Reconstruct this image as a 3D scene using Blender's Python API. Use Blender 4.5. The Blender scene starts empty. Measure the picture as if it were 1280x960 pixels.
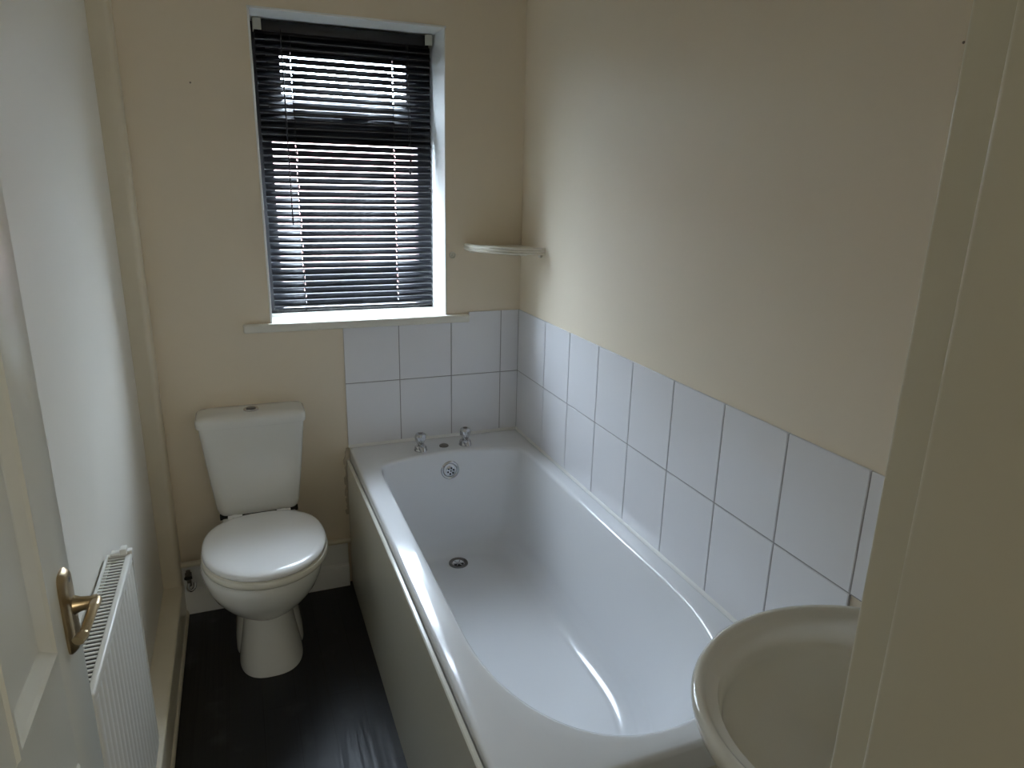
import bpy, bmesh, math, random
from mathutils import Vector, Matrix
random.seed(4)
PI = math.pi
C = bpy.context.scene.collection

# ---------------------------------------------------------------- materials
def mat(name, col, rough=.5, metal=0, coat=0, spec=.5, bump=0, bscale=60, var=0, vscale=4, trans=0):
    m = bpy.data.materials.new(name); m.use_nodes = True
    nt = m.node_tree; b = nt.nodes['Principled BSDF']
    b.inputs['Base Color'].default_value = (*col, 1)
    b.inputs['Roughness'].default_value = rough
    b.inputs['Metallic'].default_value = metal
    b.inputs['Coat Weight'].default_value = coat
    b.inputs['Coat Roughness'].default_value = .05
    b.inputs['Specular IOR Level'].default_value = spec
    tc = nt.nodes.new('ShaderNodeTexCoord')
    if var:
        n = nt.nodes.new('ShaderNodeTexNoise'); n.inputs['Scale'].default_value = vscale
        n.inputs['Detail'].default_value = 5
        r = nt.nodes.new('ShaderNodeMapRange'); r.inputs[3].default_value = 1 - var; r.inputs[4].default_value = 1 + var
        mx = nt.nodes.new('ShaderNodeMix'); mx.data_type = 'RGBA'; mx.blend_type = 'MULTIPLY'
        mx.inputs[0].default_value = 1; mx.inputs[6].default_value = (*col, 1)
        nt.links.new(tc.outputs['Object'], n.inputs['Vector'])
        nt.links.new(n.outputs[0], r.inputs[0]); nt.links.new(r.outputs[0], mx.inputs[7])
        nt.links.new(mx.outputs[2], b.inputs['Base Color'])
    if bump:
        n = nt.nodes.new('ShaderNodeTexNoise'); n.inputs['Scale'].default_value = bscale
        n.inputs['Detail'].default_value = 4
        bp = nt.nodes.new('ShaderNodeBump'); bp.inputs['Strength'].default_value = bump
        bp.inputs['Distance'].default_value = .004
        nt.links.new(tc.outputs['Object'], n.inputs['Vector'])
        nt.links.new(n.outputs[0], bp.inputs['Height']); nt.links.new(bp.outputs[0], b.inputs['Normal'])
    return m

M = {}
M['paint'] = mat('cream wall paint', (.81, .715, .57), .55, bump=.12, bscale=18, var=.025, vscale=3)
M['paint_white'] = mat('white wall paint', (.80, .77, .70), .55, bump=.1, bscale=18, var=.02, vscale=3)
M['ceiling'] = mat('ceiling paint', (.78, .76, .70), .7, bump=.1)
M['boxing'] = mat('cream gloss boxing', (.72, .655, .52), .28, bump=.06, bscale=12, var=.06, vscale=9)
M['gloss'] = mat('old cream gloss', (.68, .65, .54), .3, bump=.06, bscale=14, var=.03)
M['door'] = mat('white gloss door', (.66, .665, .60), .28, bump=.05, bscale=14, var=.02)
M['reveal'] = mat('white window gloss', (.86, .87, .86), .3, bump=.08, bscale=14)
M['sill'] = mat('window board gloss', (.78, .76, .68), .32, bump=.05, bscale=12)
M['tile'] = mat('white glazed tile', (.82, .82, .85), .13, bump=.05, bscale=7, var=.015, vscale=5)
M['grout'] = mat('grey grout', (.34, .33, .33), .8, var=.15, vscale=30)
M['silicone'] = mat('silicone', (.80, .795, .775), .4, var=.04, vscale=25)
M['filler'] = mat('tan filler', (.55, .47, .36), .85, bump=.5, bscale=90, var=.3, vscale=40)
M['acrylic'] = mat('white bath acrylic', (.80, .81, .83), .16, coat=.3, bump=.015, bscale=4)
M['panel'] = mat('bath panel', (.68, .665, .58), .2, bump=.04, bscale=3, var=.02)
M['china'] = mat('sanitary china', (.78, .775, .74), .1, coat=.3)
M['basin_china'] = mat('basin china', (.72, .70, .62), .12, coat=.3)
M['seat'] = mat('seat plastic', (.90, .90, .90), .18)
M['seat_under'] = mat('seat ring plastic', (.78, .75, .66), .2)
M['chrome'] = mat('chrome', (.62, .63, .65), .08, metal=1)
M['dull'] = mat('dull metal', (.22, .21, .20), .4, metal=.9)
M['black'] = mat('black hole', (.006, .006, .006), .7)
M['brass'] = mat('aged brass', (.46, .36, .22), .3, metal=1, var=.25, vscale=30)
M['rad'] = mat('radiator enamel', (.76, .75, .70), .3)
M['slat'] = mat('black aluminium slat', (.007, .008, .012), .30, spec=.4)
M['slat_highlight'] = mat('slat edge highlight', (.16, .16, .165), .3)  # thin highlight on the slat's room edge, put in as paler colour
M['slot_shade'] = mat('grille slot shade', (.05, .048, .045), .9)  # near-black colour stands for the shade inside the top grille
M['blindblack'] = mat('black headrail', (.008, .008, .011), .4)
M['clear'] = mat('bracket plastic', (.45, .43, .36), .3)
M['cord'] = mat('black cord', (.02, .02, .022), .8)
M['frame'] = mat('dark window frame', (.018, .016, .02), .35)
M['shelf'] = mat('ivory plastic', (.74, .70, .60), .35)
M['hall'] = mat('hallway paint', (.42, .39, .33), .6, bump=.1, bscale=18)
M['carpet'] = mat('hall carpet', (.20, .17, .14), .95, bump=.5, bscale=300)
M['plug'] = mat('dark plug', (.24, .20, .15), .8)
M['ground'] = mat('asphalt', (.10, .10, .10), .9, var=.2)

def glass():
    m = bpy.data.materials.new('window glass'); m.use_nodes = True
    nt = m.node_tree; nt.nodes.clear()
    o = nt.nodes.new('ShaderNodeOutputMaterial'); mx = nt.nodes.new('ShaderNodeMixShader')
    t = nt.nodes.new('ShaderNodeBsdfTransparent'); g = nt.nodes.new('ShaderNodeBsdfGlossy')
    g.inputs['Roughness'].default_value = .02; mx.inputs[0].default_value = .07
    nt.links.new(t.outputs[0], mx.inputs[1]); nt.links.new(g.outputs[0], mx.inputs[2])
    nt.links.new(mx.outputs[0], o.inputs[0]); return m
M['glass'] = glass()

def floor_mat():
    m = bpy.data.materials.new('black wood grain vinyl'); m.use_nodes = True
    nt = m.node_tree; b = nt.nodes['Principled BSDF']; L = nt.links.new
    tc = nt.nodes.new('ShaderNodeTexCoord')
    mp = nt.nodes.new('ShaderNodeMapping'); mp.inputs['Scale'].default_value = (120, 2.6, 1)
    n = nt.nodes.new('ShaderNodeTexNoise'); n.inputs['Scale'].default_value = 1; n.inputs['Detail'].default_value = 8
    L(tc.outputs['Object'], mp.inputs[0]); L(mp.outputs[0], n.inputs['Vector'])
    mb = nt.nodes.new('ShaderNodeMapping'); mb.inputs['Rotation'].default_value = (0, 0, PI/2)
    br = nt.nodes.new('ShaderNodeTexBrick'); br.inputs['Scale'].default_value = 1
    br.inputs['Brick Width'].default_value = .62; br.inputs['Row Height'].default_value = .095
    br.inputs['Mortar Size'].default_value = .0012
    br.inputs['Color1'].default_value = (.3, .3, .3, 1); br.inputs['Color2'].default_value = (1.6, 1.6, 1.6, 1)
    br.inputs['Mortar'].default_value = (.1, .1, .1, 1)
    L(tc.outputs['Object'], mb.inputs[0]); L(mb.outputs[0], br.inputs['Vector'])
    # dusty scuffs
    n2 = nt.nodes.new('ShaderNodeTexNoise'); n2.inputs['Scale'].default_value = 9; n2.inputs['Detail'].default_value = 6
    L(tc.outputs['Object'], n2.inputs['Vector'])
    r2 = nt.nodes.new('ShaderNodeMapRange'); r2.inputs[1].default_value = .58; r2.inputs[2].default_value = .75
    L(n2.outputs[0], r2.inputs[0])
    r = nt.nodes.new('ShaderNodeMapRange'); r.inputs[1].default_value = .35; r.inputs[2].default_value = .75
    r.inputs[3].default_value = .3; r.inputs[4].default_value = 1.6
    L(n.outputs[0], r.inputs[0])
    mu = nt.nodes.new('ShaderNodeMix'); mu.data_type = 'RGBA'; mu.blend_type = 'MULTIPLY'; mu.inputs[0].default_value = 1
    L(r.outputs[0], mu.inputs[6]); L(br.outputs['Color'], mu.inputs[7])
    m2 = nt.nodes.new('ShaderNodeMix'); m2.data_type = 'RGBA'; m2.blend_type = 'MULTIPLY'; m2.inputs[0].default_value = 1
    m2.inputs[7].default_value = (.010, .0108, .0135, 1)
    L(mu.outputs[2], m2.inputs[6])
    m3 = nt.nodes.new('ShaderNodeMix'); m3.data_type = 'RGBA'
    m3.inputs[7].default_value = (.03, .03, .033, 1)
    L(r2.outputs[0], m3.inputs[0]); L(m2.outputs[2], m3.inputs[6])
    L(m3.outputs[2], b.inputs['Base Color'])
    rr = nt.nodes.new('ShaderNodeMapRange'); rr.inputs[1].default_value = .3; rr.inputs[2].default_value = .7
    rr.inputs[3].default_value = .30; rr.inputs[4].default_value = .62
    L(n.outputs[0], rr.inputs[0]); L(rr.outputs[0], b.inputs['Roughness'])
    bp = nt.nodes.new('ShaderNodeBump'); bp.inputs['Strength'].default_value = .25; bp.inputs['Distance'].default_value = .0006
    L(n.outputs[0], bp.inputs['Height']); L(bp.outputs[0], b.inputs['Normal'])
    return m
M['floor'] = floor_mat()

def brick_mat():
    m = bpy.data.materials.new('pinkish brick'); m.use_nodes = True
    nt = m.node_tree; b = nt.nodes['Principled BSDF']; L = nt.links.new
    tc = nt.nodes.new('ShaderNodeTexCoord')
    mp = nt.nodes.new('ShaderNodeMapping'); mp.inputs['Rotation'].default_value = (PI/2, 0, 0)
    br = nt.nodes.new('ShaderNodeTexBrick'); br.inputs['Scale'].default_value = 1
    br.inputs['Brick Width'].default_value = .225; br.inputs['Row Height'].default_value = .075
    br.inputs['Mortar Size'].default_value = .006
    br.inputs['Color1'].default_value = (.50, .27, .25, 1); br.inputs['Color2'].default_value = (.60, .36, .33, 1)
    br.inputs['Mortar'].default_value = (.6, .55, .5, 1)
    L(tc.outputs['Object'], mp.inputs[0]); L(mp.outputs[0], br.inputs['Vector'])
    L(br.outputs['Color'], b.inputs['Base Color']); b.inputs['Roughness'].default_value = .9
    return m
M['brick'] = brick_mat()

# ---------------------------------------------------------------- helpers
def link(name, me, m=None, parent=None):
    o = bpy.data.objects.new(name, me); C.objects.link(o)
    if m is not None:
        for mm in (m if isinstance(m, (list, tuple)) else [m]): me.materials.append(mm)
    if parent is not None: o.parent = parent
    return o

def obj(name, bm, m, parent=None, smooth=None, loc=None):
    bmesh.ops.recalc_face_normals(bm, faces=bm.faces)
    me = bpy.data.meshes.new(name)
    if smooth is not None:
        for f in bm.faces: f.smooth = True
        for e in bm.edges:
            if len(e.link_faces) == 2 and e.calc_face_angle(0) > math.radians(smooth): e.smooth = False
    bm.to_mesh(me); bm.free()
    return link(name, me, m, parent)

def thing(name, label, cat, loc=(0, 0, 0), group=None):
    o = bpy.data.objects.new(name, None); C.objects.link(o); o.location = loc
    o.empty_display_size = .05
    o['label'] = label; o['category'] = cat
    if group: o['group'] = group
    return o
def tag(o, label, cat, group=None):
    o['label'] = label; o['category'] = cat
    if group: o['group'] = group
    return o
def struct(o, label=None, cat=None):
    o['kind'] = 'structure'
    if label: o['label'] = label; o['category'] = cat
    return o

def box(bm, x0, x1, y0, y1, z0, z1, bevel=0, seg=2, mi=0):
    v = [bm.verts.new((x, y, z)) for x in (x0, x1) for y in (y0, y1) for z in (z0, z1)]
    fs = [bm.faces.new([v[i] for i in q]) for q in ((0,1,3,2),(4,6,7,5),(0,4,5,1),(2,3,7,6),(0,2,6,4),(1,5,7,3))]
    for f in fs: f.material_index = mi
    if bevel:
        es = list({e for f in fs for e in f.edges})
        r = bmesh.ops.bevel(bm, geom=es, offset=bevel, segments=seg, affect='EDGES', profile=.5)
        for f in r['faces']: f.material_index = mi
    return v
def loft(bm, rings, cap0=True, cap1=True, closed=True):
    R = [[bm.verts.new(p) for p in r] for r in rings]
    n = len(R[0])
    for a, b in zip(R, R[1:]):
        for i in range(n if closed else n-1):
            j = (i+1) % n
            bm.faces.new((a[i], a[j], b[j], b[i]))
    if cap0: bm.faces.new(R[0][::-1])
    if cap1: bm.faces.new(R[-1])
    return R
def lathe(bm, prof, axis='z', at=(0, 0, 0), n=32, flute=0, nf=0, frange=(0, 99)):
    """prof: (radius, height) pairs; closed by its caps where the radius is not 0"""
    rings = []
    for k, (r, h) in enumerate(prof):
        ring = []
        for i in range(n):
            a = 2*PI*i/n
            rr = max(r, 1e-5)
            if flute and frange[0] <= k <= frange[1]: rr *= 1 - flute*(.5-.5*math.cos(nf*a))
            p = (rr*math.cos(a), rr*math.sin(a), h)
            if axis == 'y': p = (p[0], -p[2], p[1])      # grows towards -y
            if axis == 'x': p = (p[2], p[0], p[1])
            ring.append((p[0]+at[0], p[1]+at[1], p[2]+at[2]))
        rings.append(ring)
    return loft(bm, rings)
def tube(bm, pts, r, n=10, flat=None):
    pts = [Vector(p) for p in pts]; rings = []
    up = None
    rs = r if isinstance(r, (list, tuple)) else [r]*len(pts)
    for i, p in enumerate(pts):
        t = (pts[min(i+1, len(pts)-1)] - pts[max(i-1, 0)]).normalized()
        if up is None:
            up = Vector((0, 0, 1)) if abs(t.z) < .9 else Vector((1, 0, 0))
        s = t.cross(up).normalized(); up = s.cross(t).normalized()
        ring = []
        for k in range(n):
            a = 2*PI*k/n
            ring.append(p + s*math.cos(a)*rs[i] + up*math.sin(a)*rs[i]*(flat or 1))
        rings.append(ring)
    loft(bm, rings)
def smooth_path(ctrl, sub=8):
    P = [Vector(c) for c in ctrl]; P = [2*P[0]-P[1]] + P + [2*P[-1]-P[-2]]; out = []
    for i in range(1, len(P)-2):
        for s in range(sub):
            t = s/sub; a, b, c, d = P[i-1:i+3]
            out.append(.5*((2*b)+(c-a)*t+(2*a-5*b+4*c-d)*t*t+(3*b-a-3*c+d)*t**3))
    out.append(P[-2]); return out
def extrude_poly(bm, poly, a0, a1, axis='y', mi=0):
    """poly in the two other axes, prism along axis"""
    def mk(p, a):
        if axis == 'y': return (p[0], a, p[1])
        if axis == 'x': return (a, p[0], p[1])
        return (p[0], p[1], a)
    A = [bm.verts.new(mk(p, a0)) for p in poly]; B = [bm.verts.new(mk(p, a1)) for p in poly]
    n = len(poly); fs = [bm.faces.new(A[::-1]), bm.faces.new(B)]
    for i in range(n):
        j = (i+1) % n; fs.append(bm.faces.new((A[i], A[j], B[j], B[i])))
    for f in fs: f.material_index = mi
    return fs

# ---------------------------------------------------------------- room shell
XL, YF, ZC = -1.345, -2.148, 2.42          # left wall, front wall, ceiling (right wall x=0, window wall y=0)
XJ, XH = -.589, -1.287                      # door opening
WX0, WX1, WZ0, WZ1 = -.915, -.299, 1.052, 2.027

bm = bmesh.new(); box(bm, XL-.1, .1, YF-.10, .3, -.1, 0)
struct(obj('floor', bm, M['floor']), 'black wood grain vinyl floor between the toilet and the bath', 'floor')
bm = bmesh.new(); box(bm, XL-.1, .1, YF-.22, .3, ZC, ZC+.1); struct(obj('ceiling', bm, M['ceiling']))
bm = bmesh.new(); box(bm, 0, .12, YF-.22, .3, 0, ZC)
struct(obj('wall_right', bm, M['paint']))
bm = bmesh.new(); box(bm, XL-.12, XL, YF-.22, .3, 0, ZC)
struct(obj('wall_left', bm, M['paint_white']))
bm = bmesh.new()
box(bm, XL, WX0-.002, 0, .3, 0, ZC); box(bm, WX1+.002, 0, 0, .3, 0, ZC)
box(bm, WX0-.002, WX1+.002, 0, .3, 0, WZ0-.03); box(bm, WX0-.002, WX1+.002, 0, .3, WZ1+.002, ZC)
struct(obj('wall_back', bm, M['paint']))
bm = bmesh.new()
box(bm, XJ+.02, 0, YF-.22, YF, 0, ZC); box(bm, XL, XH-.02, YF-.22, YF, 0, ZC); box(bm, XH-.02, XJ+.02, YF-.22, YF, 2.03, ZC)
struct(obj('wall_front', bm, M['paint']))

# hallway the camera stands in
bm = bmesh.new(); box(bm, -2.0, .6, -3.6, YF-.10, -.1, .0); struct(obj('floor', bm, M['carpet']))
bm = bmesh.new(); box(bm, -2.0, .6, -3.6, YF-.22, ZC, ZC+.1); struct(obj('ceiling', bm, M['ceiling']))
bm = bmesh.new(); box(bm, -2.0, .6, -3.7, -3.6, 0, ZC); struct(obj('wall_hall_back', bm, M['hall']))
bm = bmesh.new(); box(bm, -2.1, -2.0, -3.7, YF-.22, 0, ZC); struct(obj('wall_hall_left', bm, M['hall']))
bm = bmesh.new(); box(bm, .6, .7, -3.7, YF-.22, 0, ZC); struct(obj('wall_hall_right', bm, M['hall']))
bm = bmesh.new(); box(bm, -2.0, XL-.12, YF-.22, YF-.10, 0, ZC); box(bm, .12, .6, YF-.22, YF-.10, 0, ZC)
struct(obj('wall_hall_front', bm, M['hall']))

# door frame: lining with a rebate and a stop
def lining(bm, xa, sgn):
    y0, y1 = YF-.22, YF+.004
    box(bm, *(sorted((xa, xa+sgn*.022))), y0, y1, 0, 2.05, .004, 4)
    box(bm, *(sorted((xa-sgn*.012, xa))), y0+.01, YF-.031, 0, 2.03, .005, 4)
bm = bmesh.new(); lining(bm, XJ, 1); lining(bm, XH, -1)
box(bm, XH-.022, XJ+.022, YF-.22, YF+.004, 2.03, 2.052, .002)
box(bm, XH, XJ, YF-.21, YF-.031, 2.018, 2.03)
struct(obj('trim_1', bm, M['gloss'], smooth=30), 'cream painted door frame with rebate and stop at right edge', 'door frame')

# boxing: vertical in the corner, low along the left wall
bm = bmesh.new()
def rprof(x0, x1, y0, y1, r):     # rectangle with the (x1,y0) corner rounded
    pts = [(x0, y1), (x0, y0)]
    for k in range(7):
        a = -PI/2 + PI/2*k/6; pts.append((x1-r+r*math.cos(a), y0+r+r*math.sin(a)))
    pts.append((x1, y1)); return pts
extrude_poly(bm, rprof(XL, -1.285, -.055, 0, .018), .13, ZC, 'z')
struct(obj('trim_2', bm, M['boxing'], smooth=40), 'narrow cream boxed pipe casing up the left corner', 'pipe boxing')
bm = bmesh.new()
pts = [(XL, 0), (XL, .134)]
for k in range(6):
    a = PI/2 - PI/2*k/5; pts.append((-1.283-.006+.006*math.cos(a), .126+.006*math.sin(a)))
pts += [(-1.283, .020), (-1.279, .016), (-1.276, .006), (-1.276, 0)]
extrude_poly(bm, pts, YF, 0, 'y')
struct(obj('trim_3', bm, M['boxing'], smooth=40), 'low cream boxed ledge running along left wall at floor', 'pipe boxing')

# skirting on the window wall
bm = bmesh.new()
poly = [(0, 0), (-.028, 0), (-.028, .082), (-.024, .090), (-.015, .094), (-.014, .18), (-.010, .188), (0, .190)]
extrude_poly(bm, poly, -1.287, -.70, 'x')
struct(obj('baseboard_back', bm, M['reveal'], smooth=30), 'white stepped skirting board behind toilet', 'baseboard')
bm = bmesh.new(); tube(bm, [(-1.285, -.020, .198), (-1.0, -.021, .196), (-.69, -.020, .193)], .0105, 14)
tag(obj('pipe', bm, M['boxing'], smooth=40), 'thin cream painted pipe running along top of skirting behind toilet', 'pipe')

# isolation valve at the left end of the skirting
t = thing('isolation_valve', 'small dark metal water valve below painted pipe in left corner', 'valve', (-1.262, -.045, .186))
bm = bmesh.new(); tube(bm, [(0, 0, 0), (0, 0, -.06)], .0075, 12); tube(bm, [(0, 0, -.01), (0, 0, -.03)], .012, 6)
lathe(bm, [(.0, 0), (.011, 0), (.012, .004), (.012, .016), (0, .016)], 'y', (0, 0, -.02), 16)
obj('body', bm, M['dull'], t, 35)
bm = bmesh.new(); tube(bm, smooth_path([(0, -.008, -.045), (-.004, -.014, -.062), (.004, -.014, -.072), (.016, -.006, -.066), (.018, 0, -.05)]), .006, 10)
obj('outlet', bm, M['chrome'], t, 50)
bm = bmesh.new(); box(bm, -.013, .013, -.022, -.016, -.024, -.014, .002); obj('valve_handle', bm, M['black'], t)

# ---------------------------------------------------------------- tiles
PW, TW = .0787, .2
TZ0, TZ1, TZ2 = .577, .8155, 1.060
YT = [0, -.263] + [-.263-.2*i for i in range(1, 9)] + [YF]
G = .0016
def tile_poly(bm, poly, wall):
    """one tile: prism of a polygon (u,z) standing on a wall, edges eased"""
    if wall == 'back': fs = extrude_poly(bm, poly, -.0015, -.006, 'y', 0)
    else: fs = extrude_poly(bm, poly, -.0015, -.006, 'x', 0)
    es = [e for e in fs[1].edges]
    bmesh.ops.bevel(bm, geom=es, offset=.0011, segments=2, affect='EDGES')
def grout_box(bm, *a): box(bm, *a, mi=1)
bm = bmesh.new()
for i in range(len(YT)-1):
    a, b = YT[i], YT[i+1]
    if abs(a-b) < .02: continue
    a2 = a - (.0065 if i == 0 else G); b2 = b + G
    tile_poly(bm, [(b2, TZ1+G), (a2, TZ1+G), (a2, TZ2), (b2, TZ2)], 'right')
    if i < 8: tile_poly(bm, [(b2, TZ0), (a2, TZ0), (a2, TZ1-G), (b2, TZ1-G)], 'right')
grout_box(bm, -.0042, 0, YT[-1]+.001, 0, TZ1-.001, TZ2-.0006); grout_box(bm, -.0042, 0, YT[8], 0, TZ0+.0006, TZ1-.001)
struct(obj('trim_4', bm, [M['tile'], M['grout']]), 'two rows of white glazed wall tiles above long side of bath', 'wall tiles')
bm = bmesh.new()
XT = [0, -PW, -PW-TW, -PW-2*TW, -PW-3*TW]
SX, SZ = -.210, 1.0235
for i in range(4):
    a, b = XT[i], XT[i+1]; a2 = a - (.0065 if i == 0 else G); b2 = b + (G if i < 3 else 0)
    if i == 0: tp = [(b2, TZ1+G), (a2, TZ1+G), (a2, TZ2), (b2, TZ2)]
    elif i == 1: tp = [(b2, TZ1+G), (a2, TZ1+G), (a2, TZ2), (SX+.001, TZ2), (SX+.001, SZ), (b2, SZ)]
    else: tp = [(b2, TZ1+G), (a2, TZ1+G), (a2, SZ), (b2, SZ)]
    tile_poly(bm, tp, 'back')
    tile_poly(bm, [(b2, TZ0), (a2, TZ0), (a2, TZ1-G), (b2, TZ1-G)], 'back')
grout_box(bm, XT[-1]+.0006, 0, -.0042, 0, TZ0+.0006, SZ-.001)
grout_box(bm, SX+.002, 0, -.0042, 0, SZ-.001, TZ2-.0006)
struct(obj('trim_5', bm, [M['tile'], M['grout']]), 'white glazed wall tiles below window behind bath taps', 'wall tiles')
# silicone bead
bm = bmesh.new()
extrude_poly(bm, [(-.0005, .568), (-.0105, .568), (-.0095, .573), (-.006, .5765), (-.0005, .578)], YT[8], 0, 'y')
extrude_poly(bm, [(-.0005, .568), (-.011, .568), (-.010, .573), (-.006, .5785), (-.0005, .5795)], -.6787, 0, 'x')
struct(obj('trim_6', bm, M['silicone'], smooth=60), 'white sealant bead between bath rim and tiles', 'sealant')
# ragged filler where the panel meets the wall
bm = bmesh.new()
poly = []; N = 34
for k in range(N+1):
    z = .566 - .27*k/N
    poly.append((-.688 - .004 - .010*random.random() + .006*max(0, 1-k/4), z))
poly = [(-.680, .296), (-.676, .566)] + poly
A = poly
extrude_poly(bm, [(p[0], p[1]) for p in A], -.0005, -.007, 'y')
struct(obj('trim_7', bm, M['filler']), 'ragged tan filler down the wall beside bath panel', 'filler')

# ---------------------------------------------------------------- window
win = bpy.data.objects.new('window_1', None); C.objects.link(win); struct(win, 'dark framed window with top light behind black blind', 'window')
bm = bmesh.new()   # plaster reveals, white
box(bm, WX0-.002, WX0, .0, .3, WZ0, WZ1); box(bm, WX1, WX1+.002, .0, .3, WZ0, WZ1); box(bm, WX0-.002, WX1+.002, .0, .3, WZ1, WZ1+.002)
# thin painted border round the opening, on the face of the wall
box(bm, WX0-.006, WX0+.001, -.003, .01, WZ0, WZ1+.006, .001); box(bm, WX0-.006, WX1+.006, -.003, .01, WZ1-.001, WZ1+.006, .001)
box(bm, WX1-.001, WX1+.003, -.003, .01, WZ0, WZ1+.006, .001)
obj('window_reveal', bm, M['reveal'], win)
bm = bmesh.new()
box(bm, WX0-.002, WX1+.002, -.0, .19, WZ0-.028, WZ0, .001); box(bm, -1.009, -.211, -.026, .0, WZ0-.028, WZ0+.001, .006, 3)
obj('window_sill', bm, M['sill'], win, 40)
bm = bmesh.new()
FY0, FY1 = .19, .255
def fr(bm, x0, x1, z0, z1, w, ya, yb, bv=.004):
    box(bm, x0, x0+w, ya, yb, z0, z1, bv); box(bm, x1-w, x1, ya, yb, z0, z1, bv)
    box(bm, x0+w*.9, x1-w*.9, ya, yb, z1-w, z1, bv); box(bm, x0+w*.9, x1-w*.9, ya, yb, z0, z0+w, bv)
fr(bm, WX0, WX1, WZ0-.02, WZ1, .052, FY0, FY1)
box(bm, WX0+.05, WX1-.05, FY0, FY1, 1.655, 1.748, .004)
obj('window_frame', bm, M['frame'], win, 30)
bm = bmesh.new(); fr(bm, WX0+.05, WX1-.05, 1.745, WZ1-.045, .044, FY0-.012, FY1-.015, .006)
sash = obj('window_sash', bm, M['frame'], win, 30)
bm = bmesh.new(); box(bm, WX0+.09, WX1-.09, .222, .226, 1.78, WZ1-.082); obj('pane', bm, M['glass'], sash)
bm = bmesh.new(); box(bm, WX0+.045, WX1-.045, .222, .226, WZ0+.025, 1.68); obj('pane', bm, M['glass'], win)
bm = bmesh.new(); box(bm, -.66, -.60, .168, .18, 1.742, 1.762, .003); box(bm, -.625, -.52, .155, .168, 1.746, 1.758, .004)
obj('sash_handle', bm, M['frame'], sash)

# ---------------------------------------------------------------- venetian blind
BY = .145
BX0, BX1 = -.898, -.312
bl = thing('venetian_blind', 'black slatted venetian blind, part open, hanging in window above bath', 'blind', (-.605, BY, 2.02))
def bobj(name, bm, m, sm=None):
    for v in bm.verts: v.co -= Vector((-.605, BY, 2.02))
    return obj(name, bm, m, bl, sm)
bm = bmesh.new(); box(bm, BX0+.012, BX1-.012, BY-.014, BY+.014, 1.995, 2.022, .002); bobj('headrail', bm, M['blindblack'], 30)
bm = bmesh.new(); box(bm, BX0+.015, BX1-.018, BY-.020, BY-.016, 1.988, 2.022, .001); bobj('valance', bm, M['blindblack'], 30)
for xa in (BX0-.004, BX1-.022):
    bm = bmesh.new(); box(bm, xa, xa+.026, BY-.024, BY+.018, 2.0225, 2.0255, .001); box(bm, xa, xa+.026, BY-.026, BY-.0215, 1.990, 2.0245, .001)
    box(bm, xa + (0 if xa < -.6 else .023), xa+(.003 if xa < -.6 else .026), BY-.024, BY+.018, 1.988, 2.024, .001)
    b_ = bobj('bracket', bm, M['clear']); b_['label'] = 'pale plastic end bracket'
HX = (-.788, -.447)
NS, PITCH, ZTOP = 40, .02255, 1.974
def slat_mesh():
    bm = bmesh.new()
    xs = [BX0, BX0+.0015]
    for h in HX: xs += [h-.0022, h+.0022]
    xs += [BX1-.0015, BX1]
    W = .0258; nc = 16
    grid = []
    for x in xs:
        row = []
        for k in range(nc+1):
            s = (k/nc-.5)
            wx = W*(1 if BX0+.001 < x < BX1-.001 else .9)
            yy = s*wx; zz = .0028*(1-4*s*s)
            row.append(bm.verts.new((x+.605, yy, zz)))
        grid.append(row)
    for i in range(len(xs)-1):
        hole = any(abs(xs[i]-(h-.0022)) < 1e-6 for h in HX)
        for k in range(nc):
            if hole and 5 <= k <= 10: continue
            f = bm.faces.new((grid[i][k], grid[i+1][k], grid[i+1][k+1], grid[i][k+1]))
            if k == 0: f.material_index = 1  # room-side strip takes the painted highlight colour
    for f in bm.faces: f.smooth = True
    bmesh.ops.recalc_face_normals(bm, faces=bm.faces)
    me = bpy.data.meshes.new('slat'); bm.to_mesh(me); bm.free(); me.materials.append(M['slat']); me.materials.append(M['slat_highlight']); return me
sm = slat_mesh()
s0 = None
for i in range(NS):
    if s0 is None:
        s0 = bpy.data.objects.new('slat', sm)
        md = s0.modifiers.new('Solidify', 'SOLIDIFY'); md.thickness = .00035; md.offset = 0
        o = s0
    else: o = s0.copy()
    C.objects.link(o); o.parent = bl
    o.location = (random.uniform(-.001, .001), 0, ZTOP - i*PITCH - 2.02)
    tilt = 50 + random.uniform(-1.2, 1.2) + (4 if i > 33 else 0)
    # room-side edge low, outer edge high
    o.rotation_euler = (math.radians(tilt), math.radians(random.uniform(-.12, .12)), 0)
ZB = ZTOP - NS*PITCH + .004
bm = bmesh.new(); box(bm, BX0, BX1, BY-.011, BY+.011, ZB-.006, ZB+.003, .003, 3); bobj('bottom_rail', bm, M['slat'], 30)
for h in HX:
    bm = bmesh.new()
    for yy in (-.0135, .0135):
        tube(bm, [(h, BY+yy*.78, 1.99), (h, BY+yy*.78, ZB)], .0006, 5)
    tube(bm, [(h, BY, 1.99), (h, BY, ZB)], .0009, 6)
    for i in range(NS):
        z = ZTOP-i*PITCH; tube(bm, [(h+.002, BY-.010, z-.010), (h+.002, BY+.010, z+.008)], .0005, 4)
    lathe(bm, [(.0, 0), (.006, 0), (.006, .004), (0, .004)], 'z', (h, BY, ZB-.010), 12)
    bobj('ladder_cord', bm, M['cord'])
bm = bmesh.new(); tube(bm, [(-.818, BY-.030, 1.985), (-.817, BY-.026, 1.70), (-.816, BY-.022, 1.40)], .0024, 8)
tube(bm, [(-.816, BY-.022, 1.40), (-.816, BY-.022, 1.375)], .0034, 8)
tube(bm, [(-.818, BY-.030, 1.985), (-.818, BY-.018, 1.998)], .0015, 6); bobj('tilt_wand', bm, M['blindblack'], 40)
bm = bmesh.new()
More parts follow.
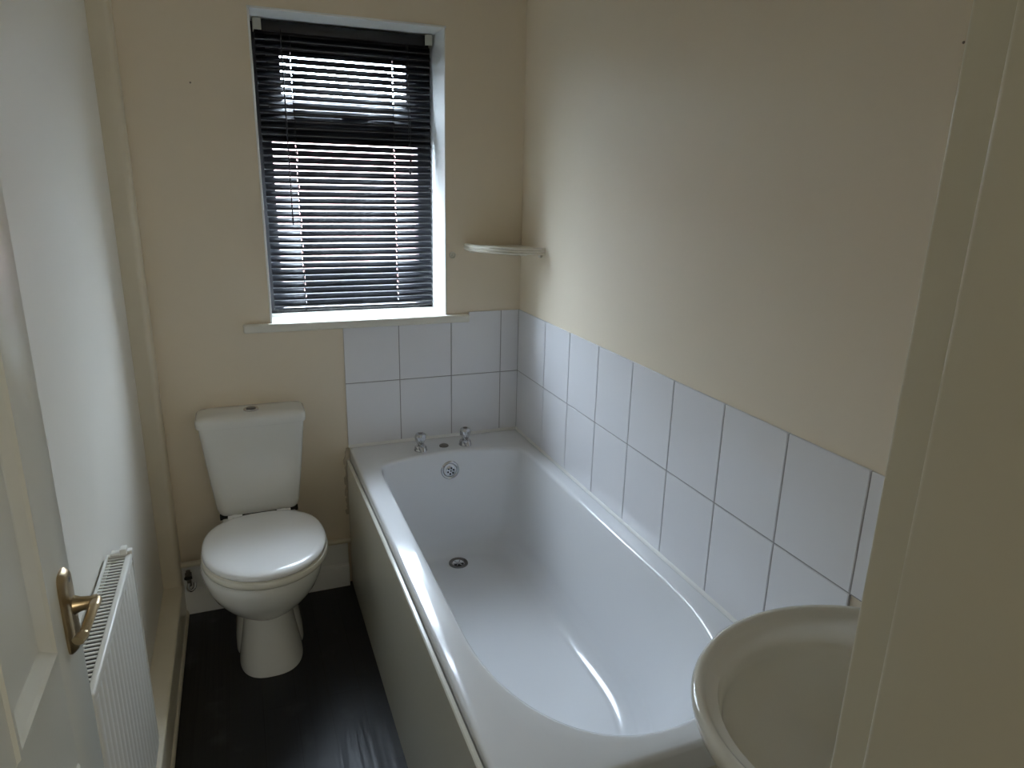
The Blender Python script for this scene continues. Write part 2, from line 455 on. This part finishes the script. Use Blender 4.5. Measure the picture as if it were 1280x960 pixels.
tube(bm, smooth_path([(-.398, BY-.024, 1.99), (-.394, BY-.022, 1.93), (-.399, BY-.022, 1.80), (-.395, BY-.022, 1.57)]), .0011, 6)
tube(bm, smooth_path([(-.402, BY-.026, 1.99), (-.400, BY-.028, 1.90), (-.391, BY-.024, 1.75), (-.391, BY-.024, 1.60)]), .0011, 6)
for (x, z) in ((-.395, 1.555), (-.391, 1.585)):
    lathe(bm, [(.0018, .022), (.0035, .018), (.0055, .002), (.004, 0), (0, 0)], 'z', (x, BY-.022, z), 12)
bobj('pull_cord', bm, M['cord'], 50)

# ---------------------------------------------------------------- corner shelf and wall cap
sh = thing('corner_shelf', 'small ivory plastic quarter round shelf fixed in corner right of window', 'shelf', (-.002, -.002, 1.300))
R0 = .228
def qring(r, z, n=28): return [(-.0-r*math.cos(PI/2*k/n)*1.0, -r*math.sin(PI/2*k/n), z) for k in range(n+1)]
bm = bmesh.new()
def qprof(prof, n=28):
    rings = []
    for k in range(n+1):
        a = PI/2*k/n
        rings.append([(-r*math.cos(a), -r*math.sin(a), z) for r, z in prof])
    loft(bm, rings)
qprof([(.0006, .002), (.0006, .008), (R0-.02, .008), (R0-.02, .002)])
obj('tray', bm, M['shelf'], sh, 35)
bm = bmesh.new()
qprof([(R0-.0195, -.006), (R0-.0195, .012), (R0-.014, .016), (R0-.006, .016), (R0-.002, .012), (R0-.004, .008), (R0, .004), (R0-.004, .0), (R0-.001, -.004), (R0-.006, -.009), (R0-.014, -.009)])
obj('rim', bm, M['shelf'], sh, 25)
for w in (0, 1):
    bm = bmesh.new()
    poly = [(-.02, -.0095+.0105), (-R0+.03, .001)]
    pts = [(-.012, .0015), (-R0+.024, .0015), (-R0+.024, -.018), (-R0+.036, -.021), (-R0+.05, -.012), (-.10, -.016), (-.05, -.030), (-.012, -.034)]
    extrude_poly(bm, pts, -.0, -.008, 'y' if w == 0 else 'x')
    obj('bracket', bm, M['shelf'], sh)
cp = thing('wall_cap', 'small round ivory plastic cap on wall between window and corner shelf', 'cap', (-.272, -.0005, 1.273))
bm = bmesh.new(); lathe(bm, [(0, 0), (.0125, 0), (.0125, .003), (.010, .005), (.0085, .0025), (.007, .0025), (0, .0025)], 'y', (0, 0, 0), 32); obj('base', bm, M['shelf'], cp, 35)
bm = bmesh.new(); lathe(bm, [(0, .002), (.0055, .002), (.0055, .008), (.004, .010), (0, .0105)], 'y', (0, 0, 0), 24); obj('stud', bm, M['shelf'], cp, 35)

# ---------------------------------------------------------------- bath
BXC, BRZ = -.335, .570
bath = thing('bathtub', 'white bathtub along right wall with cream side panel and chrome taps', 'bathtub', (0, 0, 0))
OX0, OX1, OY0, OY1 = -.6745, -.004, -1.657, -.005
def inside(dx, y, hw, yt, bow, y0, yb, nt, nb):
    if y >= y0:
        Y = yt - bow*(dx/max(hw, 1e-6))**2
        return (abs(dx/hw))**nt + (abs((y-y0)/(Y-y0)))**nt
    return abs(dx/hw)**nb + abs((y-y0)/(yb-y0))**nb
CY = -.86
# directions from even steps round the outer rectangle, corners included
def rectpts(n_long=46, n_short=26):
    P = []
    for k in range(n_short): P.append((OX0+(OX1-OX0)*k/n_short, OY0))
    for k in range(n_long): P.append((OX1, OY0+(OY1-OY0)*k/n_long))
    for k in range(n_short): P.append((OX1-(OX1-OX0)*k/n_short, OY1))
    for k in range(n_long): P.append((OX0, OY1-(OY1-OY0)*k/n_long))
    return P
RP = rectpts()
def ring(par, z):
    hw, yt, bow, y0, yb, nt, nb = par; out = []
    for (px, py) in RP:
        dx, dy = px-BXC, py-CY; lo, hi = 0, 1.3
        for _ in range(40):
            m_ = (lo+hi)/2
            if inside(dx*m_, CY+dy*m_, hw, yt, bow, y0, yb, nt, nb) < 1: lo = m_
            else: hi = m_
        out.append((BXC+dx*lo, CY+dy*lo, z))
    return out
def lerp(a, b, t): return tuple(x+(y-x)*t for x, y in zip(a, b))
top = (.270, -.163, .055, -1.19, -1.602, 26, 2.25)
bot = (.212, -.212, .015, -1.02, -1.36, 7, 2.3)
def grow(p, d): return (p[0]+d, p[1]+d, p[2], p[3], p[4]-d, p[5], p[6])
rings = []
def rect(off, z):
    r_ = []
    for (px, py) in RP:
        r_.append((min(max(px, OX0-off), OX1+off) if False else px + (-off if px <= OX0+1e-6 else off if px >= OX1-1e-6 else 0),
                   py + (-off if py <= OY0+1e-6 else off if py >= OY1-1e-6 else 0), z))
    return r_
rings.append(rect(0.001, BRZ-.062)); rings.append(rect(0, BRZ-.012))
for k in range(1, 6):
    a = PI/2*k/5; rings.append(rect(-.011*(1-math.cos(a)), BRZ-.012+.011*math.sin(a)))
rings.append(rect(-.022, BRZ))
g = grow(top, .012); r_in = ring(g, BRZ)
for t in (.35, .7): rings.append([lerp(a, b, t) for a, b in zip(rect(-.022, BRZ), r_in)])
rings.append(r_in)
for k in range(1, 5):
    a = PI/2*k/4; rings.append(ring(grow(top, .012-.012*math.sin(a)), BRZ-.012*(1-math.cos(a))))
ZBOT = .172
def wall(t):       # t 0..1 down the wall
    return lerp(top, bot, t)
for t in (.08, .2, .35, .5, .65, .78, .86):
    rings.append(ring(wall(t*.92), BRZ-.012-(BRZ-.012-ZBOT)*t))
base = wall(.86*.92); zs = BRZ-.012-(BRZ-.012-ZBOT)*.86
for k in range(1, 8):
    a = PI/2*k/7; q = grow(lerp(base, bot, 1), 0)
    d = .045*(1-math.cos(a))
    rings.append(ring(grow(lerp(base, bot, min(1, .4+.12*k)), -d), zs - (zs-ZBOT-.004)*math.sin(a)))
fin = grow(bot, -.055)
last = rings[-1]
DR = (-.337, -.290)
for t in (.25, .5, .75, .92):
    rings.append([(p[0]+(DR[0]-p[0])*t, p[1]+(DR[1]-p[1])*t, ZBOT+.004-.004*t) for p in last])
bm = bmesh.new(); loft(bm, rings, cap0=False, cap1=True)
tub = obj('tub', bm, M['acrylic'], bath, 38)

# waste
bm = bmesh.new(); wz = .1748
lathe(bm, [(.0, -.004), (.021, -.004), (.024, .001), (.030, .004), (.034, .0035), (.0355, .001), (.0355, -.002), (0, -.0045)], 'z', (DR[0], DR[1], wz), 40)
ws = obj('waste', bm, M['dull'], bath, 35)
bm = bmesh.new()
lathe(bm, [(0, 0), (.020, 0), (.020, .0012), (0, .0012)], 'z', (DR[0], DR[1], wz-.0035), 24); h_ = obj('waste_opening', bm, M['black'], ws)
bm = bmesh.new()
for k in range(3):
    a = PI*k/3; dx, dy = .020*math.cos(a), .020*math.sin(a)
    tube(bm, [(DR[0]-dx, DR[1]-dy, wz-.001), (DR[0]+dx, DR[1]+dy, wz-.001)], .0022, 6)
lathe(bm, [(0, 0), (.007, 0), (.007, .003), (0, .003)], 'z', (DR[0], DR[1], wz-.002), 16)
obj('waste_grid', bm, M['chrome'], ws)

# overflow on the tap end of the tub
def wallslope_y(z):   # where the tap end wall stands at a height
    t = (BRZ-.012-z)/(BRZ-.012-ZBOT); return lerp(top, bot, t*.92)[1]
oz = .497; oy = wallslope_y(oz) + .002
ang = math.atan2(wallslope_y(.52)-wallslope_y(.46), .06)
ov = bpy.data.objects.new('overflow', None); C.objects.link(ov); ov.parent = bath; ov.location = (-.333, oy, oz); ov.rotation_euler = (-ang, 0, 0)
bm = bmesh.new(); lathe(bm, [(0, -.001), (.0355, -.001), (.0355, .003), (.033, .006), (.029, .007), (.026, .005), (.023, .001), (.0, .001)], 'y', (0, 0, 0), 48)
obj('overflow_ring', bm, M['chrome'], ov, 30)
bm = bmesh.new(); lathe(bm, [(0, 0), (.020, 0), (.020, .0040), (.018, .0052), (0, .0056)], 'y', (.002, 0, -.003), 40); obj('overflow_plate', bm, M['chrome'], ov, 30)
bm = bmesh.new()
for k in range(6):
    a = 2*PI*k/6+.3; lathe(bm, [(0, 0), (.0034, 0), (.0034, .0067), (0, .0067)], 'y', (.002+.0115*math.cos(a), 0, -.003+.0115*math.sin(a)), 14)
obj('overflow_holes', bm, M['black'], ov)
bm = bmesh.new(); lathe(bm, [(0, 0), (.004, 0), (.004, .0065), (.003, .0075), (0, .0078)], 'y', (.002, 0, -.003), 14); obj('screw', bm, M['dull'], ov)

# plug stay boss between the taps
bm = bmesh.new(); lathe(bm, [(0, 0), (.0175, 0), (.0175, .003), (.0155, .0055), (.009, .006), (.0075, .009), (.004, .010), (0, .010)], 'z', (-.338, -.105, BRZ-.0005), 36)
obj('plug_stay', bm, M['dull'], bath, 30)

# taps
def tap(x, y):
    tp = bpy.data.objects.new('tap', None); C.objects.link(tp); tp.parent = bath; tp.location = (x, y, BRZ-.0005)
    bm = bmesh.new()
    lathe(bm, [(0, 0), (.0245, 0), (.0245, .003), (.023, .006), (.0225, .012), (.021, .018), (.016, .022), (.010, .024), (.009, .030), (0, .030)], 'z', (0, 0, 0), 32)
    obj('tap_body', bm, M['chrome'], tp, 30)
    bm = bmesh.new()
    tube(bm, smooth_path([(0, -.008, .012), (0, -.026, .0155), (0, -.036, .0145), (0, -.041, .006)]), [.0120]*9+[.0115]*8+[.0105]*8, 16)
    obj('spout', bm, M['chrome'], tp, 50)
    bm = bmesh.new()
    lathe(bm, [(0, .026), (.011, .026), (.015, .030), (.0195, .038), (.0215, .048), (.0215, .057), (.0195, .063), (.015, .066), (0, .067)], 'z', (0, 0, 0), 80, .10, 8, (2, 6))
    k_ = obj('tap_handle', bm, M['chrome'], tp, 50)
    bm = bmesh.new(); lathe(bm, [(0, 0), (.0085, 0), (.0085, .0012), (.006, .002), (0, .002)], 'z', (0, 0, .0668), 24); obj('tap_cap', bm, M['dull'], k_, 30)
    return tp
tap(-.431, -.118); tap(-.256, -.112)

# side panel and end panel
bm = bmesh.new()
NP = 24; pk = []
for k in range(NP+1):
    y = -.012 - 1.640*k/NP; pk.append((y, .522 + .026*math.sin(min(1, k/NP/.62)*PI/2)))
def prow(off, x): return [(x, y, z-off) for y, z in pk]
loft(bm, [[(x, y, .002) for y, z in pk] + [(x, y, z-o_) for y, z in pk[::-1]] for x, o_ in ((-.678, .001), (-.6795, 0), (-.6865, 0), (-.689, .0025))])
pn = obj('side_panel', bm, M['panel'], bath, 30); pn['label'] = 'plain cream side panel'
bm = bmesh.new(); box(bm, -.676, -.006, -1.650, -1.636, .002, .507, .002); obj('end_panel', bm, M['panel'], bath, 30)

# ---------------------------------------------------------------- toilet
TX = -1.008
wc = thing('toilet', 'white close coupled toilet with closed lid below window wall', 'toilet', (TX, 0, 0))
def egg(rx, yb, yf, z, nb=2.8, nf=2.0, split=.47, n=64):
    yc = yb + (yf-yb)*split; out = []
    for k in range(n):
        a = 2*PI*k/n; c, s = math.cos(a), math.sin(a)
        if s > 0: e = 2/nb; L = yb-yc
        else: e = 2/nf; L = yc-yf
        e1 = e
        out.append((math.copysign(abs(c)**e1, c)*rx, yc+math.copysign(abs(s)**e1, s)*L, z))
    return out
bm = bmesh.new()
prof = [(.172, -.185, -.585, .397), (.180, -.178, -.598, .394), (.183, -.175, -.603, .385), (.181, -.175, -.602, .365), (.175, -.172, -.594, .335),
        (.163, -.168, -.575, .300), (.146, -.160, -.545, .265), (.122, -.150, -.508, .232), (.098, -.140, -.470, .205), (.083, -.13, -.443, .188), (.078, -.125, -.430, .178)]
loft(bm, [egg(a, b, c, z, 2.6, 2.05) for a, b, c, z in prof])
prof = [(.072, -.11, -.418, .186), (.074, -.11, -.420, .172), (.079, -.105, -.430, .13), (.086, -.105, -.443, .085), (.094, -.10, -.460, .04), (.099, -.10, -.472, .012), (.100, -.10, -.474, .001)]
loft(bm, [egg(a, b, c, z, 3, 2.6, .62) for a, b, c, z in prof])
prof = [(.060, -.10, -.33, .19), (.080, -.10, -.345, .15), (.098, -.10, -.355, .10), (.108, -.10, -.365, .045), (.110, -.10, -.368, .001)]
loft(bm, [egg(a, b, c, z, 4, 3, .5) for a, b, c, z in prof])
# shelf that carries the cistern
def srect(hw, y0, y1, z, n=5.0, N=64, xc=0):
    yc = (y0+y1)/2; hy = abs(y1-y0)/2; out = []
    for k in range(N):
        a = 2*PI*k/N; c, s = math.cos(a), math.sin(a)
        out.append((xc+math.copysign(abs(c)**(2/n), c)*hw, yc+math.copysign(abs(s)**(2/n), s)*hy, z))
    return out
loft(bm, [srect(.06, -.03, -.20, .23), srect(.09, -.02, -.22, .30), srect(.116, -.015, -.215, .35), srect(.122, -.012, -.218, .385), srect(.122, -.012, -.218, .398), srect(.117, -.016, -.212, .403)])
obj('pan', bm, M['china'], wc, 50)
bm = bmesh.new()
for sx in (-1, 1): tube(bm, [(sx*.128, -.115, .408), (sx*.100, -.115, .408)], .011, 6)
box(bm, -.085, .085, -.12, -.03, .402, .417); obj('coupling', bm, M['black'], wc)
bm = bmesh.new()
cp_ = [(.112, -.030, -.128, .415), (.124, -.022, -.136, .4185), (.131, -.016, -.140, .428), (.136, -.012, -.142, .447), (.146, -.010, -.144, .53), (.156, -.008, -.146, .62), (.164, -.006, -.148, .70), (.167, -.005, -.149, .738)]
loft(bm, [srect(a, b, c, z, 7) for a, b, c, z in cp_])
ci = obj('cistern', bm, M['china'], wc, 40)
bm = bmesh.new()
cl = [(.168, -.004, -.151, .736), (.173, -.003, -.156, .738), (.1745, -.003, -.1575, .744), (.1745, -.003, -.1575, .758), (.173, -.005, -.155, .765), (.166, -.010, -.149, .7705), (.14, -.022, -.136, .7745), (.08, -.05, -.11, .776)]
loft(bm, [srect(a, b, c, z, 7) for a, b, c, z in cl])
obj('cistern_lid', bm, M['china'], wc, 45)
bm = bmesh.new(); lathe(bm, [(0, 0), (.0245, 0), (.0245, .005), (.022, .008), (.018, .0075), (.017, .006), (0, .006)], 'z', (.001, -.086, .7735), 36)
fb = obj('flush_surround', bm, M['chrome'], wc, 30)
bm = bmesh.new(); lathe(bm, [(0, 0), (.0155, 0), (.0155, .003), (.013, .0048), (0, .0052)], 'z', (.001, -.086, .7790), 30); box(bm, .0005, .0015, -.101, -.071, .7838, .7845)
obj('flush_button', bm, M['dull'], wc, 30)
# seat and lid (slightly twisted on its hinges)
def rotz(bm, a, c=(0, -.18)):
    bmesh.ops.rotate(bm, verts=bm.verts, cent=(c[0], c[1], 0), matrix=Matrix.Rotation(a, 3, 'Z'))
bm = bmesh.new()
E1 = lambda rx, yb, yf, z: egg(rx, yb, yf, z, 2.5, 2.05, .48)
loft(bm, [E1(.176, -.192, -.602, .397), E1(.184, -.186, -.611, .399), E1(.1875, -.183, -.6145, .405), E1(.1875, -.183, -.6145, .413), E1(.185, -.186, -.612, .4195), E1(.176, -.192, -.602, .4205)])
rotz(bm, math.radians(2.5)); st = obj('seat', bm, M['seat_under'], wc, 50); st['label'] = 'off white seat ring'
bm = bmesh.new()
loft(bm, [E1(.172, -.190, -.597, .4208), E1(.180, -.183, -.604, .422), E1(.184, -.180, -.608, .4265), E1(.184, -.180, -.608, .432), E1(.181, -.183, -.605, .4375), E1(.174, -.189, -.598, .4415), E1(.16, -.203, -.583, .4445), E1(.12, -.25, -.545, .447), E1(.05, -.33, -.45, .448)])
rotz(bm, math.radians(2.5)); obj('lid', bm, M['seat'], wc, 50)
for sx in (-1, 1):
    bm = bmesh.new(); tube(bm, [(sx*.055, -.186, .4335), (sx*.10, -.186, .4335)], .0085, 14); tube(bm, [(sx*.078, -.186, .424), (sx*.078, -.186, .44)], .011, 14)
    obj('hinge', bm, M['seat'], wc, 40)

# ---------------------------------------------------------------- basin
bs = thing('wash_basin', 'white round-fronted pedestal wash basin in front of bath end', 'basin', (0, -1.888, 0))
BCX, BZ = -.172, .802
def dring(rx, ry, z, cx=BCX, xmax=-.004, n=96, cy=0):
    out = []
    for k in range(n):
        a = 2*PI*k/n
        x = cx+rx*math.cos(a); y = cy+ry*math.sin(a)
        out.append((min(x, xmax), y, z))
    return out
bm = bmesh.new()
R = []
for rx, ry, z in ((.06, .06, BZ-.20), (.11, .10, BZ-.185), (.17, .15, BZ-.15), (.225, .195, BZ-.105), (.260, .228, BZ-.065), (.279, .245, BZ-.035), (.2865, .2515, BZ-.015), (.2875, .2525, BZ-.006), (.285, .250, BZ+.000), (.279, .245, BZ+.003), (.272, .238, BZ+.001), (.267, .233, BZ-.005)):
    R.append(dring(rx, ry, z))
for rx, ry, z, cx in ((.258, .225, BZ-.011, BCX-.002), (.240, .208, BZ-.013, BCX-.008)):
    R.append(dring(rx, ry, z, cx, -.012))
for rx, ry, z in ((.203, .186, BZ-.016), (.197, .180, BZ-.021), (.192, .176, BZ-.034), (.188, .172, BZ-.062), (.165, .15, BZ-.095), (.13, .118, BZ-.122), (.08, .075, BZ-.138), (.03, .03, BZ-.144)):
    R.append(dring(rx, ry, z, -.222, -.07))
loft(bm, R)
obj('bowl', bm, M['basin_china'], bs, 60)
bm = bmesh.new(); lathe(bm, [(0, 0), (.021, 0), (.0215, .002), (.018, .003), (.014, .001), (0, .001)], 'z', (-.222, 0, BZ-.145), 28); obj('waste', bm, M['chrome'], bs, 30)
bm = bmesh.new()
loft(bm, [srect(.075, -.085, .085, .60, 3, 48, -.14), srect(.062, -.075, .075, .5, 3, 48, -.13), srect(.060, -.07, .07, .2, 3, 48, -.13), srect(.075, -.085, .085, .04, 3, 48, -.135), srect(.085, -.09, .09, .001, 3, 48, -.135)])
obj('pedestal', bm, M['basin_china'], bs, 50)
for sy in (-.10, .045):
    bm = bmesh.new()
    yy = -.06 if sy < 0 else -.16
for yy in (-.09, -.18):
    bm = bmesh.new()
    lathe(bm, [(0, 0), (.022, 0), (.020, .012), (.014, .03), (.008, .034), (.008, .04), (.016, .044), (.019, .06), (.016, .074), (0, .077)], 'z', (-.045, yy, BZ-.012), 28)
    tube(bm, smooth_path([(-.05, yy, BZ+.006), (-.09, yy, BZ+.014), (-.105, yy, BZ+.002)]), .009, 12)
    obj('tap', bm, M['chrome'], bs, 40)

# ---------------------------------------------------------------- radiator
RX0, RX1, RY0, RY1, RZ0, RZ1 = -1.339, -1.287, -1.336, -.842, .165, .700
rd = thing('radiator', 'white ribbed panel radiator with slotted top on left wall behind door', 'radiator', (RX1, (RY0+RY1)/2, RZ0))
OFF = Vector((RX1, (RY0+RY1)/2, RZ0))
def robj(name, bm, m, sm=None):
    for v in bm.verts: v.co -= OFF
    return obj(name, bm, m, rd, sm)
bm = bmesh.new()
pts = []; nr = 15; pit = (RY1-RY0-.02)/nr
y = RY0+.010
pts.append((RX1-.004, y))
for k in range(nr):
    y0 = RY0+.010+k*pit
    pts += [(RX1-.0045, y0+pit*.04), (RX1-.0005, y0+pit*.22), (RX1-.0002, y0+pit*.5), (RX1-.0005, y0+pit*.80), (RX1-.0045, y0+pit*.96)]
pts.append((RX1-.004, RY1-.010)); pts += [(RX1-.010, RY1-.010), (RX1-.010, RY0+.010)]
extrude_poly(bm, pts, RZ0+.02, RZ1-.022, 'z')
box(bm, RX1-.011, RX1-.001, RY0+.004, RY1-.004, RZ0, RZ0+.022, .004); box(bm, RX1-.011, RX1-.001, RY0+.004, RY1-.004, RZ1-.026, RZ1-.006, .003)
robj('front_panel', bm, M['rad'], 40)
bm = bmesh.new(); box(bm, RX0, RX0+.008, RY0+.004, RY1-.004, RZ0+.02, RZ1-.006, .002); robj('back_panel', bm, M['rad'], 30)
bm = bmesh.new(); box(bm, RX0+.009, RX1-.012, RY0+.012, RY1-.012, RZ0+.03, RZ1-.018); robj('convector', bm, M['slot_shade'])  # inner block added so slots look dark, shade put into its colour
bm = bmesh.new()
box(bm, RX1-.012, RX1+.001, RY0, RY1, RZ1-.014, RZ1+.001, .004, 3); box(bm, RX0, RX0+.006, RY0, RY1, RZ1-.014, RZ1, .001)
ng = 37
for k in range(ng+1):
    yy = RY0+.010+(RY1-RY0-.02)*k/ng
    box(bm, RX0+.004, RX1-.010, yy-.0022, yy+.0022, RZ1-.0045, RZ1-.002)
box(bm, RX0+.004, RX1-.010, RY0, RY0+.014, RZ1-.006, RZ1, .001); box(bm, RX0+.004, RX1-.010, RY1-.014, RY1, RZ1-.006, RZ1, .001)
robj('top_grille', bm, M['rad'], 30)
for yy, s in ((RY0-.001, 0), (RY1-.001, 1)):
    bm = bmesh.new(); box(bm, RX0, RX1, yy, yy+.002, RZ0+.01, RZ1-.004, .0008)
    robj('side_panel', bm, M['rad'])
bm = bmesh.new(); box(bm, RX0+.010, RX1-.012, RY1-.016, RY1+.003, RZ1-.001, RZ1+.007, .002); box(bm, RX1-.022, RX1-.008, RY1-.018, RY1+.005, RZ1-.001, RZ1+.016, .002); box(bm, RX1-.012, RX1+.002, RY1-.012, RY1+.003, RZ1-.012, RZ1+.008, .002); robj('end_clip', bm, M['rad'], 30)
bm = bmesh.new(); tube(bm, [(-1.306, RY1+.022, .1345), (-1.306, RY1+.022, .19)], .0075, 12); tube(bm, [(-1.306, RY1-.006, .19), (-1.306, RY1+.026, .19)], .009, 12)
lathe(bm, [(0, 0), (.013, 0), (.013, .02), (.010, .028), (0, .03)], 'z', (-1.306, RY1+.022, .195), 20); robj('valve', bm, M['rad'], 40)

# ---------------------------------------------------------------- door leaf (open, along the left wall)
DX0, DX1, DY0, DY1 = -1.2845, -1.250, -2.160, -1.492
dr = bpy.data.objects.new('door_1', None); C.objects.link(dr); struct(dr, 'white panelled door standing open at left edge', 'door')
bm = bmesh.new()
box(bm, DX0+.008, DX1-.010, DY0+.02, DY1-.02, .03, 1.96)       # core (panel faces lie back)
ST = .112
ZP = [.006, .22, .80, .962, 1.86, 1.975]
box(bm, DX0, DX1, DY1-ST, DY1, .006, 1.975, .002); box(bm, DX0, DX1, DY0, DY0+ST, .006, 1.975, .002)
cy_ = (DY0+DY1)/2
for a, b in ((.006, .22), (.80, .962), (1.86, 1.975)): box(bm, DX0, DX1, DY0+ST-.002, DY1-ST+.002, a, b)
box(bm, DX0+.0005, DX1-.0005, cy_-.045, cy_+.045, .006, 1.975)
leaf = obj('door_leaf', bm, M['door'], dr, 30)
# bevelled mouldings round each panel and raised fields
for (z0, z1) in ((.22, .80), (.962, 1.86)):
    for (ya, yb) in ((DY0+ST, cy_-.045), (cy_+.045, DY1-ST)):
        bm = bmesh.new()
        def rr(i, x): return [(x, ya+i, z0+i), (x, yb-i, z0+i), (x, yb-i, z1-i), (x, ya+i, z1-i)]
        X = DX1
        loft(bm, [rr(.0, X-.012), rr(0, X-.0005), rr(.003, X+.003), rr(.009, X+.003), rr(.013, X-.001), rr(.026, X-.009), rr(.030, X-.0105), rr(.034, X-.0098)], True, True)
        obj('door_moulding', bm, M['door'], leaf)
# brass handle
hd = bpy.data.objects.new('door_handle', None); C.objects.link(hd); hd.parent = dr; hd.location = (DX1, -1.542, .984)
bm = bmesh.new()
def plate(hw, hz, x, n=40):
    out = []
    for k in range(n):
        a = 2*PI*k/n; c, s = math.cos(a), math.sin(a)
        out.append((x, math.copysign(abs(c)**.5, c)*hw, math.copysign(abs(s)**.28, s)*hz))
    return out
loft(bm, [plate(.020, .058, .0), plate(.0205, .0585, .003), plate(.0185, .0565, .006), plate(.0145, .053, .0095), plate(.0125, .051, .010)])
obj('backplate', bm, M['brass'], hd, 40)
bm = bmesh.new(); lathe(bm, [(0, .006), (.0135, .006), (.012, .012), (.0095, .018), (.008, .033), (0, .035)], 'x', (0, .002, .006), 24); 
tube(bm, smooth_path([(.031, .008, .007), (.035, -.002, .008), (.0355, -.022, .010), (.034, -.044, .007), (.031, -.066, .003), (.027, -.077, .002)]), [.0080]*8+[.007]*8+[.006]*8+[.006]*8+[.0075]*9, 14, .75)
obj('lever', bm, M['brass'], hd, 60)
bm = bmesh.new()
for zz in (-.043, .045): lathe(bm, [(0, .006), (.0042, .006), (.004, .0100), (0, .0108)], 'x', (0, 0, zz), 12)
obj('screws', bm, M['dull'], hd)

# ---------------------------------------------------------------- outside
bm = bmesh.new(); box(bm, -30, 30, .9, 40, -2.9, -2.8); struct(obj('ground', bm, M['ground']))
nh = thing('neighbouring_house', 'pinkish brick house wall seen bright through blind slats', 'building', (-.5, 8.0, -2.8))
bm = bmesh.new(); box(bm, -5.5, 4.5, 0, 5, 0, 5.05); obj('wall', bm, M['brick'], nh)
bm = bmesh.new(); box(bm, -5.7, 4.7, -.15, 5.15, 5.05, 5.2, .02); obj('roof', bm, M['ground'], nh)

# small plugged screw holes in the plaster
def mark(x, y, z, ax, r_, wall_):
    bm = bmesh.new(); lathe(bm, [(0, 0), (r_, 0), (r_*.8, .0012), (0, .0014)], 'y' if ax == 'y' else 'x', (0, 0, 0), 10)
    if ax == 'x':
        for v in bm.verts: v.co.x *= -1
    o = obj('screw_plug', bm, M['plug'], bpy.data.objects[wall_]); o.location = (x, y, z); o['label'] = 'tiny dark plug'
mark(-.0002, -1.683, 1.739, 'x', .0022, 'wall_right')
mark(-1.098, -.0002, 1.803, 'y', .0028, 'wall_back')

# ---------------------------------------------------------------- light
w = bpy.data.worlds.new('World'); bpy.context.scene.world = w; w.use_nodes = True
nt = w.node_tree; bg = nt.nodes['Background']
tc = nt.nodes.new('ShaderNodeTexCoord'); sp = nt.nodes.new('ShaderNodeSeparateXYZ')
cr = nt.nodes.new('ShaderNodeValToRGB')
cr.color_ramp.elements[0].position = 0; cr.color_ramp.elements[0].color = (.58, .69, .80, 1)
cr.color_ramp.elements[1].position = .9; cr.color_ramp.elements[1].color = (.82, .98, 1.16, 1)
nt.links.new(tc.outputs['Generated'], sp.inputs[0]); nt.links.new(sp.outputs[2], cr.inputs[0]); nt.links.new(cr.outputs[0], bg.inputs['Color'])
bg.inputs['Strength'].default_value = 36.0
ld = bpy.data.lights.new('window_portal', 'AREA'); ld.shape = 'RECTANGLE'; ld.size = .62; ld.size_y = .98
lo = bpy.data.objects.new('window_portal', ld); C.objects.link(lo); lo.location = (-.607, .29, 1.54); lo.rotation_euler = (-PI/2, 0, 0)
ld.cycles.is_portal = True
# added soft fill light in the hallway, behind the camera
hl = bpy.data.lights.new('hallway_fill', 'POINT'); hl.energy = 12.5; hl.color = (1, .95, .82); hl.shadow_soft_size = .3
ho = bpy.data.objects.new('hallway_fill', hl); C.objects.link(ho); ho.location = (-.42, -3.15, 1.6)

# ---------------------------------------------------------------- camera
cam = bpy.data.cameras.new('Camera'); co = bpy.data.objects.new('Camera', cam); C.objects.link(co)
co.matrix_world = Matrix.Translation((-1.0043, -2.4706, 1.5272)) @ Matrix.Rotation(-.3775, 4, 'Z') @ Matrix.Rotation(1.2893, 4, 'X') @ Matrix.Rotation(.0227, 4, 'Z')
cam.sensor_width = 36; cam.lens = 862.7561/1280*36; cam.clip_start = .02
sc = bpy.context.scene; sc.camera = co
sc.view_settings.view_transform = 'Standard'; sc.view_settings.look = 'None'
sc.view_settings.exposure = .5; sc.view_settings.gamma = 1; sc.view_settings.use_curve_mapping = False
sc.cycles.max_bounces = 14; sc.cycles.diffuse_bounces = 8; sc.cycles.glossy_bounces = 4
sc.cycles.transparent_max_bounces = 12; sc.cycles.sample_clamp_indirect = 8
